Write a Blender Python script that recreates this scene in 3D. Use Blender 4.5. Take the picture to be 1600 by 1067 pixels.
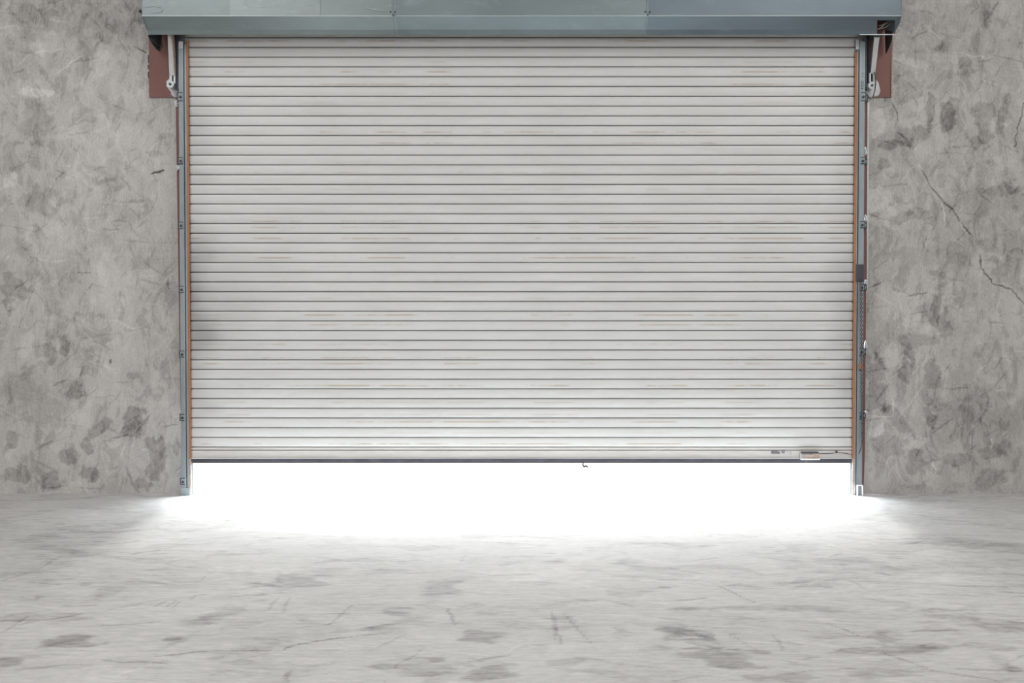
import bpy, bmesh, math, random
import numpy as np
from mathutils import Vector, Matrix

for o in list(bpy.data.objects):
    bpy.data.objects.remove(o, do_unlink=True)
SC = bpy.context.scene
COL = SC.collection
R = math.radians
rnd = random.Random(7)

# ------------------------------------------------------------------ camera
F = 1600.0; CAMY = -8.0; CAMZ = 1.505; PITCH = R(1.2); CX = 800.0; CY = 504.5
cam_d = bpy.data.cameras.new('camera'); cam = bpy.data.objects.new('camera', cam_d); COL.objects.link(cam)
cam.location = (0, CAMY, CAMZ); cam.rotation_euler = (R(90) - PITCH, 0, 0)
cam_d.sensor_width = 36.0; cam_d.lens = 36.0 * F / 1600.0
cam_d.shift_y = -(533.5 - CY) / 1600.0
cam_d.clip_end = 300
SC.camera = cam

# ------------------------------------------------------------------ world (bright overcast sky outside the hall)
w = bpy.data.worlds.new('sky'); SC.world = w; w.use_nodes = True
wn = w.node_tree; wn.nodes.clear()
wo = wn.nodes.new('ShaderNodeOutputWorld'); wb = wn.nodes.new('ShaderNodeBackground')
wb.inputs[0].default_value = (0.87, 0.945, 1.0, 1); wb.inputs[1].default_value = 62.0
wn.links.new(wb.outputs[0], wo.inputs[0])

def area(name, loc, rot, sx, sy, power, col=(1, 1, 1), portal=False):
    l = bpy.data.lights.new(name, 'AREA'); l.shape = 'RECTANGLE'; l.size = sx; l.size_y = sy
    l.energy = power; l.color = col
    o = bpy.data.objects.new(name, l); o.location = loc; o.rotation_euler = rot; COL.objects.link(o)
    if portal: l.cycles.is_portal = True
    return o
# daylight enters under the raised shutter; added, unseen area lights overhead and behind the viewer fill the hall
area('gap_portal', (0.08, 0.12, 0.14), (R(-90), 0, 0), 5.3, 0.30, 1, portal=True)
for i, (ax, ay) in enumerate(((-4.5, -5.5), (4.5, -5.5), (-4.5, -12.0), (4.5, -12.0))):
    area('overhead_fill', (ax, ay, 6.85), (0, 0, 0), 3.0, 5.0, 270, (1.0, 0.985, 0.97))
area('rear_fill', (0, -18.6, 2.1), (R(90), 0, 0), 13, 4.0, 530, (1.0, 0.99, 0.975))

sun_d = bpy.data.lights.new('low_hazy_sun', 'SUN'); sun_d.energy = 11.0; sun_d.angle = R(11.0); sun_d.color = (1.0, 0.985, 0.96)
sun = bpy.data.objects.new('low_hazy_sun', sun_d); COL.objects.link(sun); sun.location = (0, 30, 5); sun.rotation_euler = (-(R(90) - R(5.5)), 0, 0)
SC.view_settings.view_transform = 'Standard'; SC.view_settings.look = 'None'
SC.view_settings.exposure = 0.0; SC.view_settings.gamma = 1.0; SC.view_settings.use_curve_mapping = False

# ------------------------------------------------------------------ helpers
def ray(px, py):
    u = (px - CX) / F; v = (CY - py) / F
    return u, math.cos(PITCH) + v * math.sin(PITCH), -math.sin(PITCH) + v * math.cos(PITCH)
def at(px, py, Y=0.0):
    """point on the vertical plane y=Y seen at that place of the photograph"""
    a, b, c = ray(px, py); t = (Y - CAMY) / b
    return Vector((a * t, Y, CAMZ + c * t))
def on_floor(px, py):
    a, b, c = ray(px, py); t = -CAMZ / c
    return Vector((a * t, CAMY + b * t, 0))

def tag(o, label=None, cat=None, group=None, kind=None):
    if label: o['label'] = label
    if cat: o['category'] = cat
    if group: o['group'] = group
    if kind: o['kind'] = kind
    return o
def empty(name, loc, label, cat, group=None):
    o = bpy.data.objects.new(name, None); o.empty_display_size = 0.1; o.location = loc; COL.objects.link(o)
    return tag(o, label, cat, group)
def link(name, me, mat, parent=None, smooth=False):
    me.materials.append(mat)
    if smooth:
        me.polygons.foreach_set('use_smooth', [True] * len(me.polygons))
    o = bpy.data.objects.new(name, me); COL.objects.link(o)
    if parent:
        o.parent = parent
        # meshes are written in world coordinates: bring them into the parent's space
        pl = Vector((0, 0, 0)); p = parent
        while p: pl += p.location; p = p.parent
        me.transform(Matrix.Translation(-pl))
    return o
class MB:
    def __init__(s): s.bm = bmesh.new()
    def box(s, x0, x1, y0, y1, z0, z1, bev=0.0):
        b = bmesh.new(); bmesh.ops.create_cube(b, size=1.0)
        for v in b.verts:
            v.co = Vector(((x0 + x1) / 2 + v.co.x * (x1 - x0), (y0 + y1) / 2 + v.co.y * (y1 - y0), (z0 + z1) / 2 + v.co.z * (z1 - z0)))
        if bev: bmesh.ops.bevel(b, geom=list(b.edges), offset=bev, segments=2, affect='EDGES', profile=0.5)
        s._add(b); return s
    def _add(s, b):
        me = bpy.data.meshes.new('t'); b.to_mesh(me); b.free(); s.bm.from_mesh(me); bpy.data.meshes.remove(me)
    def prism(s, pts, d, bev=0.0):
        """polygon of 3-D points swept by vector d"""
        b = bmesh.new(); n = len(pts); d = Vector(d)
        A = [b.verts.new(Vector(p)) for p in pts]; B = [b.verts.new(Vector(p) + d) for p in pts]
        b.faces.new(A); b.faces.new(B[::-1])
        for i in range(n): b.faces.new((A[i], B[i], B[(i + 1) % n], A[(i + 1) % n]))
        bmesh.ops.recalc_face_normals(b, faces=b.faces)
        if bev: bmesh.ops.bevel(b, geom=list(b.edges), offset=bev, segments=1, affect='EDGES', profile=0.5)
        s._add(b); return s
    def tube(s, pts, r, seg=8):
        b = bmesh.new(); pts = [Vector(p) for p in pts]; rings = []
        for i, p in enumerate(pts):
            t = (pts[min(i + 1, len(pts) - 1)] - pts[max(i - 1, 0)]).normalized()
            up = Vector((0, 1, 0)) if abs(t.y) < 0.9 else Vector((1, 0, 0))
            a = t.cross(up).normalized(); c = t.cross(a).normalized()
            rr = r[i] if isinstance(r, (list, tuple)) else r
            rings.append([b.verts.new(p + (a * math.cos(2 * math.pi * k / seg) + c * math.sin(2 * math.pi * k / seg)) * rr) for k in range(seg)])
        for i in range(len(rings) - 1):
            for k in range(seg):
                b.faces.new((rings[i][k], rings[i][(k + 1) % seg], rings[i + 1][(k + 1) % seg], rings[i + 1][k]))
        b.faces.new(rings[0][::-1]); b.faces.new(rings[-1])
        bmesh.ops.recalc_face_normals(b, faces=b.faces)
        s._add(b); return s
    def strip(s, prof, x0, x1, nx=1, close=False):
        """profile of (y,z) points swept along x"""
        b = bmesh.new(); cols = []
        for i in range(nx + 1):
            x = x0 + (x1 - x0) * i / nx
            cols.append([b.verts.new((x, p[0], p[1])) for p in prof])
        m = len(prof); rng = range(m if close else m - 1)
        for i in range(nx):
            for k in rng:
                b.faces.new((cols[i][k], cols[i + 1][k], cols[i + 1][(k + 1) % m], cols[i][(k + 1) % m]))
        if close:
            b.faces.new(cols[0]); b.faces.new(cols[-1][::-1])
        bmesh.ops.recalc_face_normals(b, faces=b.faces)
        s._add(b); return s
    def bolt(s, x, y, z, r=0.012, h=0.01, seg=6):
        return s.tube([(x, y, z), (x, y - h, z)], r, seg)
    def build(s, name, mat, parent=None, smooth=False):
        me = bpy.data.meshes.new(name); s.bm.to_mesh(me); s.bm.free()
        return link(name, me, mat, parent, smooth)

# ------------------------------------------------------------------ numpy noise and worn-plaster patches
def vnoise(x, y, seed):
    r = np.random.RandomState(seed); T = r.rand(256, 256)
    xi = np.floor(x).astype(int); yi = np.floor(y).astype(int); fx = x - xi; fy = y - yi
    fx = fx * fx * (3 - 2 * fx); fy = fy * fy * (3 - 2 * fy)
    g = lambda a, b: T[a % 256, b % 256]
    return (g(xi, yi) * (1 - fx) + g(xi + 1, yi) * fx) * (1 - fy) + (g(xi, yi + 1) * (1 - fx) + g(xi + 1, yi + 1) * fx) * fy
def fbm(x, y, seed, octs=4):
    a = 0.5; s = 0; t = 0
    for i in range(octs):
        s = s + a * vnoise(x * 2 ** i, y * 2 ** i, seed + i); t += a; a *= 0.55
    return s / t
def sstep(e0, e1, v):
    t = np.clip((v - e0) / (e1 - e0), 0, 1); return t * t * (3 - 2 * t)
def patches(X, Y, blobs, seed, soft=0.45, warp=0.55, nz=9.0, an=(1.0, 1.0)):
    out = np.zeros_like(X); X0, Y0 = X, Y; X = X * an[0]; Y = Y * an[1]
    n1 = fbm(X * nz, Y * nz, seed, 5) - 0.5; n2 = fbm(X * nz + 31, Y * nz + 17, seed + 9, 5) - 0.5
    n3 = fbm(X * nz * 2.4 + 3, Y * nz * 2.4, seed + 20, 5) - 0.5
    grain = 0.72 + 0.9 * (fbm(X * nz * 5, Y * nz * 5, seed + 30, 4) - 0.3)
    X, Y = X0, Y0
    for (cx, cy, rx, ry, ang, st) in blobs:
        R_ = max(rx, ry) * 1.9
        idx = np.nonzero((np.abs(X - cx) < R_ * 1.2) & (np.abs(Y - cy) < R_ * 1.2))[0]
        if not len(idx): continue
        c, s_ = math.cos(ang), math.sin(ang)
        dx = X[idx] - cx; dy = Y[idx] - cy
        u = (dx * c + dy * s_) / rx; v = (-dx * s_ + dy * c) / ry
        u = u + n1[idx] * warp * 5; v = v + n2[idx] * warp * 5
        # a trowelled patch is squarer than an ellipse
        d = (np.abs(u) ** 2.6 + np.abs(v) ** 2.6) ** (1 / 2.6) + n3[idx] * 1.1
        big = max(rx, ry) > 0.2
        sf = soft * (2.2 if big else 1.0)
        out[idx] += st * (1 - sstep(1.0 - sf, 1.0 + sf * 0.5, d)) * grain[idx]
    return out
def lines(X, Y, segs, jit, seed):
    out = np.zeros_like(X)
    n = fbm(X * 14, Y * 14, seed, 4) - 0.5; m = fbm(X * 14 + 9, Y * 14 + 5, seed + 3, 4) - 0.5
    Xj = X + n * jit; Yj = Y + m * jit
    for (x0, y0, x1, y1, wd, st) in segs:
        pad = wd * 2 + jit * 0.6
        idx = np.nonzero((X > min(x0, x1) - pad) & (X < max(x0, x1) + pad) & (Y > min(y0, y1) - pad) & (Y < max(y0, y1) + pad))[0]
        if not len(idx): continue
        dx, dy = x1 - x0, y1 - y0; L = dx * dx + dy * dy + 1e-9
        xj = Xj[idx]; yj = Yj[idx]
        t = np.clip(((xj - x0) * dx + (yj - y0) * dy) / L, 0, 1)
        d = np.sqrt((xj - x0 - t * dx) ** 2 + (yj - y0 - t * dy) ** 2)
        out[idx] += st * (1 - sstep(0.4, 1.1, d / (wd * (0.35 + 0.65 * np.sin(math.pi * np.clip(t, 0.06, 0.94))))))
    return out
def grid_mesh(parts, plane):
    """parts: list of (a0,a1,b0,b1,na,nb); plane 'xz' at y=0 or 'xy' at z=0 -> verts, faces"""
    V = []; Fc = []; off = 0
    for (a0, a1, b0, b1, na, nb) in parts:
        A, B = np.meshgrid(np.linspace(a0, a1, na + 1), np.linspace(b0, b1, nb + 1), indexing='ij')
        A = A.ravel(); B = B.ravel(); Z = np.zeros_like(A)
        V.append(np.stack([A, Z, B] if plane == 'xz' else [A, B, Z], 1))
        i, j = np.meshgrid(np.arange(na), np.arange(nb), indexing='ij'); q = (i * (nb + 1) + j).ravel()
        Fc.append(np.stack([q, q + nb + 1, q + nb + 2, q + 1], 1) + off); off += len(A)
    return np.concatenate(V), np.concatenate(Fc)
def np_object(name, V, Fc, mat, attrs, extra=None):
    me = bpy.data.meshes.new(name)
    me.vertices.add(len(V)); me.vertices.foreach_set('co', V.astype(np.float32).ravel())
    me.loops.add(len(Fc) * 4); me.loops.foreach_set('vertex_index', Fc.astype(np.int32).ravel())
    me.polygons.add(len(Fc)); me.polygons.foreach_set('loop_start', np.arange(0, len(Fc) * 4, 4, dtype=np.int32))
    me.polygons.foreach_set('loop_total', np.full(len(Fc), 4, dtype=np.int32))
    me.update(calc_edges=True)
    for k, a in attrs.items():
        at_ = me.attributes.new(k, 'FLOAT', 'POINT'); at_.data.foreach_set('value', a.astype(np.float32))
    me.materials.append(mat)
    o = bpy.data.objects.new(name, me); COL.objects.link(o); return o

# ------------------------------------------------------------------ materials
class NT:
    def __init__(s, name):
        s.m = bpy.data.materials.new(name); s.m.use_nodes = True; s.t = s.m.node_tree
        s.b = s.t.nodes['Principled BSDF']
        s.tc = s.t.nodes.new('ShaderNodeTexCoord')
    def n(s, typ, **kw):
        o = s.t.nodes.new(typ)
        for k, v in kw.items(): setattr(o, k, v)
        return o
    def l(s, a, b): s.t.links.new(a, b)
    def noise(s, scale, det=4, rough=0.55, stretch=(1, 1, 1), rot=(0, 0, 0), dist=0.0, w=0.0):
        mp = s.n('ShaderNodeMapping'); mp.inputs['Scale'].default_value = stretch; mp.inputs['Rotation'].default_value = rot
        mp.inputs['Location'].default_value = (w, w, w)
        s.l(s.tc.outputs['Object'], mp.inputs[0])
        n = s.n('ShaderNodeTexNoise'); n.inputs['Scale'].default_value = scale; n.inputs['Detail'].default_value = det
        n.inputs['Roughness'].default_value = rough; n.inputs['Distortion'].default_value = dist
        s.l(mp.outputs[0], n.inputs['Vector']); return n.outputs[0]
    def ramp(s, fac, stops, interp='LINEAR'):
        r = s.n('ShaderNodeValToRGB'); r.color_ramp.interpolation = interp; e = r.color_ramp.elements
        while len(e) < len(stops): e.new(0.5)
        for i, (p, c) in enumerate(stops):
            e[i].position = p
            e[i].color = (c, c, c, 1) if isinstance(c, (int, float)) else (*c, 1)
        s.l(fac, r.inputs[0]); return r.outputs[0]
    def math(s, op, a, b=None, c=None):
        m = s.n('ShaderNodeMath', operation=op)
        for i, v in enumerate((a, b, c)):
            if v is None: continue
            if isinstance(v, (int, float)): m.inputs[i].default_value = v
            else: s.l(v, m.inputs[i])
        return m.outputs[0]
    def mix(s, fac, a, b, bt='MIX'):
        m = s.n('ShaderNodeMix', data_type='RGBA', blend_type=bt)
        for k, v in ((0, fac), (6, a), (7, b)):
            if isinstance(v, (int, float)): m.inputs[k].default_value = v
            elif isinstance(v, tuple): m.inputs[k].default_value = (*v, 1)
            else: s.l(v, m.inputs[k])
        return m.outputs[2]
    def bump(s, h, strength, dist):
        b = s.n('ShaderNodeBump'); b.inputs['Strength'].default_value = strength; b.inputs['Distance'].default_value = dist
        s.l(h, b.inputs['Height']); s.l(b.outputs[0], s.b.inputs['Normal'])
    def attr(s, name):
        a = s.n('ShaderNodeAttribute'); a.attribute_name = name; return a.outputs['Fac']

def metal(name, col, rough=0.45, met=0.0, var=0.12, scale=6, stretch=(1, 1, 1), dirt=None, dirt_amt=0.5):
    k = NT(name)
    n = k.noise(scale, 5, 0.6, stretch)
    hi = tuple(min(1, c * (1 + var)) for c in col); lo = tuple(c * (1 - var) for c in col)
    c = k.ramp(n, [(0.3, lo), (0.7, hi)])
    if dirt:
        d = k.noise(scale * 4, 6, 0.7, stretch, w=3.3)
        c = k.mix(k.ramp(d, [(0.55, 0.0), (0.75, dirt_amt)]), c, dirt)
    k.l(c, k.b.inputs['Base Color']); k.b.inputs['Roughness'].default_value = rough; k.b.inputs['Metallic'].default_value = met
    return k.m

def concrete_wall():
    k = NT('trowelled_concrete_wall')
    big = k.noise(1.1, 5, 0.6, (1, 1, 0.8), dist=0.6)
    med = k.noise(6.0, 8, 0.68, (1.3, 1, 0.7), dist=0.9, w=4)
    fine = k.noise(55, 8, 0.75, (1.4, 1, 0.8), w=9)
    vert = k.noise(30, 4, 0.6, (3.0, 1, 0.25), w=2)
    patch = k.noise(4.2, 6, 0.62, (1.5, 1, 0.8), (0, R(25), 0), dist=1.6, w=7)
    v = k.math('MULTIPLY_ADD', k.math('SUBTRACT', big, 0.5), 0.38, 0.60)
    v = k.math('MULTIPLY_ADD', k.math('SUBTRACT', med, 0.5), 0.42, v)
    v = k.math('MULTIPLY_ADD', k.math('SUBTRACT', fine, 0.5), 0.44, v)
    v = k.math('MULTIPLY_ADD', k.math('SUBTRACT', vert, 0.5), 0.07, v)
    v = k.math('MULTIPLY_ADD', k.ramp(patch, [(0.53, 0.0), (0.60, 1.0)]), -0.10, v)
    grit = k.noise(130, 5, 0.8, (1, 1, 0.8), w=15)
    v = k.math('MULTIPLY_ADD', k.math('SUBTRACT', grit, 0.5), 0.22, v)
    v = k.math('ADD', v, k.attr('patina'))
    # thin trowel scratches, light and dark
    sc = k.noise(9, 3, 0.5, (5, 1, 0.35), (0, R(35), 0), w=12)
    v = k.math('MULTIPLY_ADD', k.ramp(sc, [(0.485, 0.0), (0.50, 1.0), (0.515, 0.0)]), -0.05, v)
    sc2 = k.noise(12, 3, 0.5, (4, 1, 0.4), (0, R(-50), 0), w=22)
    v = k.math('MULTIPLY_ADD', k.ramp(sc2, [(0.49, 0.0), (0.50, 1.0), (0.51, 0.0)]), 0.06, v)
    c = k.ramp(v, [(0.0, (0.03, 0.029, 0.028)), (0.3, (0.135, 0.131, 0.125)), (0.6, (0.345, 0.337, 0.325)), (0.85, (0.53, 0.52, 0.505)), (1.0, (0.68, 0.67, 0.66))])
    k.l(c, k.b.inputs['Base Color'])
    k.b.inputs['Roughness'].default_value = 0.85; k.b.inputs['Specular IOR Level'].default_value = 0.25
    h = k.math('MULTIPLY_ADD', k.attr('patina'), 0.6, k.math('ADD', k.math('MULTIPLY', med, 0.8), k.math('MULTIPLY', fine, 0.35)))
    k.bump(h, 0.5, 0.012)
    return k.m
def concrete_floor():
    k = NT('worn_concrete_floor')
    big = k.noise(0.9, 5, 0.6, (0.8, 1, 1), dist=0.5)
    med = k.noise(4.5, 7, 0.66, (0.6, 1.2, 1), dist=0.8, w=4)
    fine = k.noise(26, 8, 0.72, (0.5, 1.4, 1), w=9)
    patch = k.noise(2.6, 6, 0.6, (0.6, 1.2, 1), (0, 0, R(15)), dist=1.4, w=5)
    v = k.math('MULTIPLY_ADD', k.math('SUBTRACT', big, 0.5), 0.30, 0.655)
    v = k.math('MULTIPLY_ADD', k.math('SUBTRACT', med, 0.5), 0.34, v)
    streak = k.noise(14, 6, 0.7, (0.22, 2.2, 1), (0, 0, R(4)), w=19)
    v = k.math('MULTIPLY_ADD', k.math('SUBTRACT', fine, 0.5), 0.46, v)
    v = k.math('MULTIPLY_ADD', k.math('SUBTRACT', streak, 0.5), 0.34, v)
    v = k.math('MULTIPLY_ADD', k.ramp(patch, [(0.54, 0.0), (0.60, 1.0)]), -0.09, v)
    v = k.math('ADD', v, k.attr('patina'))
    sc = k.noise(5, 3, 0.5, (0.5, 5, 1), (0, 0, R(28)), w=12)
    v = k.math('MULTIPLY_ADD', k.ramp(sc, [(0.488, 0.0), (0.50, 1.0), (0.512, 0.0)]), -0.07, v)
    sc2 = k.noise(6, 3, 0.5, (0.5, 4, 1), (0, 0, R(-20)), w=32)
    v = k.math('MULTIPLY_ADD', k.ramp(sc2, [(0.49, 0.0), (0.50, 1.0), (0.51, 0.0)]), 0.05, v)
    c = k.ramp(v, [(0.0, (0.05, 0.049, 0.047)), (0.3, (0.19, 0.186, 0.18)), (0.6, (0.40, 0.394, 0.384)), (0.85, (0.55, 0.545, 0.535)), (1.0, (0.66, 0.655, 0.65))])
    k.l(c, k.b.inputs['Base Color'])
    k.l(k.ramp(med, [(0.3, 0.85), (0.7, 0.97)]), k.b.inputs['Roughness'])
    k.b.inputs['Specular IOR Level'].default_value = 0.15
    h = k.math('ADD', k.math('MULTIPLY', med, 0.6), k.math('MULTIPLY', fine, 0.4))
    k.bump(h, 0.25, 0.01)
    return k.m
def plain(name, col, rough=0.9):
    return metal(name, col, rough, 0.0, 0.08, 2)

def slat_paint():
    k = NT('off_white_slat_paint')
    a = k.noise(3.0, 4, 0.55, (0.6, 1, 2.0))
    b = k.noise(10, 6, 0.7, (0.12, 1, 9), w=4)
    c0 = k.ramp(a, [(0.3, (0.52, 0.523, 0.522)), (0.7, (0.575, 0.58, 0.58))])
    c1 = k.mix(k.ramp(b, [(0.50, 0.0), (0.80, 0.35)]), c0, (0.42, 0.36, 0.29))
    sp = k.noise(120, 2, 0.5, (1, 1, 1), w=8)
    c1 = k.mix(k.ramp(sp, [(0.74, 0.0), (0.78, 0.5)]), c1, (0.3, 0.27, 0.24))
    # rub marks run along the middle of some slats, put down once per slat by the 'rub' value
    rub = k.attr('rub'); st = k.noise(4.2, 4, 0.6, (0.8, 1, 0.6), w=17)
    c1 = k.mix(k.math('MULTIPLY', rub, k.ramp(st, [(0.50, 0.0), (0.60, 0.75)])), c1, (0.36, 0.26, 0.17))
    gr = k.attr('grime_shade')
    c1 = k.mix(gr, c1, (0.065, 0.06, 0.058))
    k.l(c1, k.b.inputs['Base Color'])
    k.b.inputs['Roughness'].default_value = 0.42
    k.bump(k.noise(1.6, 3, 0.5, (0.5, 1, 3)), 0.15, 0.02)
    return k.m

M = {}
M['wall'] = concrete_wall(); M['floor'] = concrete_floor()
M['plain'] = plain('painted_block_wall', (0.55, 0.54, 0.52)); M['ceil'] = plain('ceiling_panels', (0.60, 0.60, 0.59))
M['ground'] = plain('pale_concrete_yard', (0.6, 0.6, 0.58))
M['slat'] = slat_paint()
M['hood'] = metal('blue_grey_hood_paint', (0.165, 0.205, 0.22), 0.36, 0.3, 0.13, 2.2, (0.6, 1, 1.4), (0.30, 0.36, 0.38), 0.35)
M['hood_l'] = metal('lighter_hood_paint_left', (0.195, 0.235, 0.24), 0.36, 0.3, 0.13, 2.2, (0.6, 1, 1.4), (0.33, 0.37, 0.38), 0.35)  # left panel, lighter than the middle one
M['hood_r'] = metal('darker_hood_paint_right', (0.115, 0.15, 0.175), 0.36, 0.3, 0.13, 2.2, (0.6, 1, 1.4), (0.2, 0.25, 0.27), 0.35)  # right panel, darker than the middle one
M['hood_edge'] = metal('bare_edge', (0.42, 0.45, 0.45), 0.4, 0.3)
M['rail'] = metal('blue_grey_rail_steel', (0.22, 0.255, 0.275), 0.4, 0.25, 0.18, 3, (6, 1, 0.6), (0.42, 0.45, 0.46), 0.5)
M['rail_light'] = metal('galvanised_steel', (0.42, 0.44, 0.45), 0.38, 0.5, 0.2, 8, (1, 1, 0.5), (0.2, 0.2, 0.2), 0.4)
M['orange'] = metal('orange_seal_strip', (0.34, 0.12, 0.035), 0.55, 0.0, 0.25, 5, (1, 1, 0.5), (0.25, 0.12, 0.06), 0.6)
M['brown'] = metal('red_oxide_steel', (0.145, 0.055, 0.045), 0.55, 0.0, 0.1, 5, (1, 1, 0.5))
M['dark'] = metal('dark_steel', (0.035, 0.038, 0.042), 0.5, 0.2, 0.3, 12)
M['black'] = metal('black_rubber', (0.05, 0.048, 0.055), 0.7, 0.0, 0.2, 12)
M['bluish'] = metal('dark_blue_steel', (0.035, 0.04, 0.056), 0.5, 0.1, 0.3, 10, (1, 1, 0.3))
M['rubber'] = metal('brown_rubber', (0.07, 0.045, 0.042), 0.8, 0.0, 0.2, 12)
M['plaster'] = metal('white_plaster', (0.52, 0.52, 0.53), 0.9, 0.0, 0.15, 40, (1, 1, 1), (0.35, 0.34, 0.33), 0.6)
M['bar'] = metal('pale_bottom_bar_metal', (0.50, 0.49, 0.48), 0.35, 0.2, 0.1, 10, (0.2, 1, 3), (0.36, 0.3, 0.25), 0.3)
M['print'] = metal('dark_print', (0.13, 0.12, 0.14), 0.6, 0.0, 0.5, 120)
M['tan'] = metal('tan_sensor_case', (0.34, 0.25, 0.20), 0.5, 0.0, 0.35, 60)
M['rope'] = metal('frayed_tan_rope', (0.42, 0.36, 0.29), 0.9, 0.0, 0.4, 90)
M['white'] = metal('white_plastic', (0.8, 0.8, 0.8), 0.4)

# ------------------------------------------------------------------ the setting
OL = at(295.5, 700).x; OR = at(1338, 700).x; OTOP = 3.45          # clear opening in the wall
# hand-placed worn patches: photograph pixel, radii in pixels, angle, strength
WL = [(100,25,120,32,0,-.10),(30,95,45,30,0,-.07),(200,50,40,30,0,-.06),(55,145,20,9,0,.15),(160,95,14,22,0,.09),(60,80,14,14,0,.07),
 (60,200,26,45,0,-.12),(185,180,8,34,-.3,-.10),(15,250,20,34,.2,-.10),(62,310,28,24,0,-.09),(165,284,16,4,.2,-.12),(192,291,14,4,.6,-.10),
 (205,314,18,3,0,-.13),(150,240,50,60,0,.07),(120,350,80,50,0,.06),(12,282,10,14,-.5,.12),(245,240,14,5,.2,-.10),(235,190,10,4,.7,-.10),(262,212,12,4,.2,-.09),
 (20,455,20,22,0,-.15),(75,455,14,32,0,-.08),(100,537,9,23,0,-.17),(80,552,9,18,.2,-.14),(115,608,13,10,-.6,-.17),(207,662,18,26,.1,-.20),
 (212,588,12,6,0,-.14),(152,668,18,9,.7,-.15),(145,738,18,15,0,-.20),(105,715,18,12,-.6,-.15),(240,716,13,30,-.1,-.18),(222,757,18,11,-.6,-.16),
 (25,742,20,14,.2,-.15),(80,752,15,14,0,-.16),(276,700,6,22,0,-.13),(60,622,55,36,0,-.08),(135,690,10,16,.3,-.16),(45,540,15,24,0,.07),(172,563,3,4,0,-.4),
 (180,460,30,60,0,.05),(190,700,26,30,0,.06),(120,640,12,16,0,.07),(15,685,10,14,0,-.14),(92,512,30,10,.5,-.08),(20,380,30,12,0,-.05),(250,410,40,14,0,-.06),(262,475,12,22,0,-.07)]
WR = [(1508,108,14,14,0,-.14),(1482,184,14,24,0,-.18),(1452,175,6,24,0,-.16),(1428,210,20,16,.4,-.15),(1398,226,22,8,.1,-.15),(1381,255,9,9,0,-.16),
 (1542,204,18,36,.2,-.15),(1566,186,7,38,-.2,-.14),(1523,220,11,12,0,-.13),(1542,30,14,9,0,-.09),(1418,138,18,22,0,-.11),(1415,338,32,9,.1,-.12),(1366,337,8,4,.2,-.12),
 (1565,298,30,9,0,-.09),(1540,330,70,70,0,-.07),(1375,320,20,30,0,.09),(1372,195,14,22,0,.11),(1420,30,30,20,0,-.08),(1470,70,12,10,0,-.08),(1500,20,60,30,0,-.03),
 (1430,95,40,9,-.3,.08),(1480,90,40,9,-.3,.06),(1460,400,60,14,0,-.06),(1464,428,14,6,-.2,-.13),(1464,474,9,32,-.25,-.15),(1476,508,12,22,0,-.14),(1434,533,42,11,0,-.12),(1419,568,13,22,-.3,-.15),
 (1456,588,12,20,-.2,-.15),(1364,582,14,26,0,-.14),(1372,620,24,16,0,-.13),(1402,655,12,36,.75,-.15),(1442,612,8,36,.75,-.12),(1456,655,9,20,.2,-.16),(1430,718,20,18,0,-.14),(1385,700,24,18,0,-.12),
 (1546,750,18,18,-.5,-.14),(1490,716,16,10,0,-.12),(1555,706,24,10,.2,-.11),(1575,420,26,34,0,-.09),(1426,690,20,14,0,.10),(1426,505,22,20,0,.08),(1388,557,14,14,0,.10),(1370,676,14,10,.5,.12),
 (1520,580,60,60,0,-.04),(1490,650,60,40,0,-.04),(1570,655,40,50,0,-.06),(1570,560,30,20,0,.04),(1440,745,20,12,0,.07),(1500,745,16,12,0,.05),(1385,480,25,40,0,.05),(1482,450,14,20,0,.03)]
LN = [(209,71,232,88,1.0,-.5),(236,268,256,266,1.8,-.55),(85,118,131,86,2.2,.12),(0,350,66,363,1,-.12),(30,512,72,400,1,-.15),(124,24,200,25,1,0),(121,425,150,426,1,-.25),
 (40,85,100,76,2.5,.09),(125,530,185,520,1.5,-.10),(172,688,198,678,2.5,-.22),(196,730,215,770,3,-.16),(84,600,104,592,2.5,-.2),(125,590,130,572,2.5,-.2),(40,515,60,500,1.5,-.1),(180,265,225,258,1,-.1),
 (262,433,264,452,2,-.2),(250,668,278,665,1.3,-.25),(176,628,190,612,1.5,-.12),(241,250,242,258,1,-.25),(140,622,180,618,1.2,-.13),(180,500,225,520,1.5,.08),
 (1435,255,1452,292,1.2,-.3),(1452,292,1471,311,1.6,-.35),(1471,311,1490,330,1.8,-.35),(1490,330,1505,352,1.6,-.32),(1505,352,1520,372,1.6,-.35),(1471,311,1475,350,1.2,.25),(1435,255,1440,265,2,.3),(1498,340,1512,370,1.2,.15),
 (1529,398,1535,422,1.7,-.38),(1535,422,1550,441,1.7,-.38),(1550,441,1580,451,1.5,-.35),(1580,451,1600,474,1.5,-.35),(1583,230,1600,162,1.5,-.28),(1426,60,1450,45,2,-.14),(1450,45,1472,62,2,.12),(1472,62,1468,80,1.5,-.12),
 (1392,158,1404,188,1.3,-.3),(1404,205,1414,218,1.4,-.3),(1426,238,1440,215,1.2,.12),(1360,448,1375,442,1.5,-.25),(1416,462,1450,456,2,-.2),(1418,560,1424,568,1.5,.25),(1350,648,1392,652,1.2,.18),(1394,620,1394,650,1.2,.2),
 (1516,680,1517,702,1.3,.18),(1549,685,1549,700,1.3,.18),(1458,722,1462,735,1.6,.2),(1478,0,1520,1,1,0),(1512,75,1519,80,1.6,-.15),(1553,85,1600,98,1.6,-.12),(1518,66,1519,80,1,-.12),(1485,78,1560,95,1.4,.10),
 (1386,190,1380,195,1,.1),(1384,0,1386,150,0.1,0),(1540,0,1541,1,1,0),(1395,470,1405,440,1.2,.08),(1440,505,1446,470,1.3,-.12),(1480,230,1520,225,1.2,-.14),(1520,540,1550,530,1.2,.12),(1410,600,1450,560,1.5,.10),(1404,655,1450,590,1.6,.1)]
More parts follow.
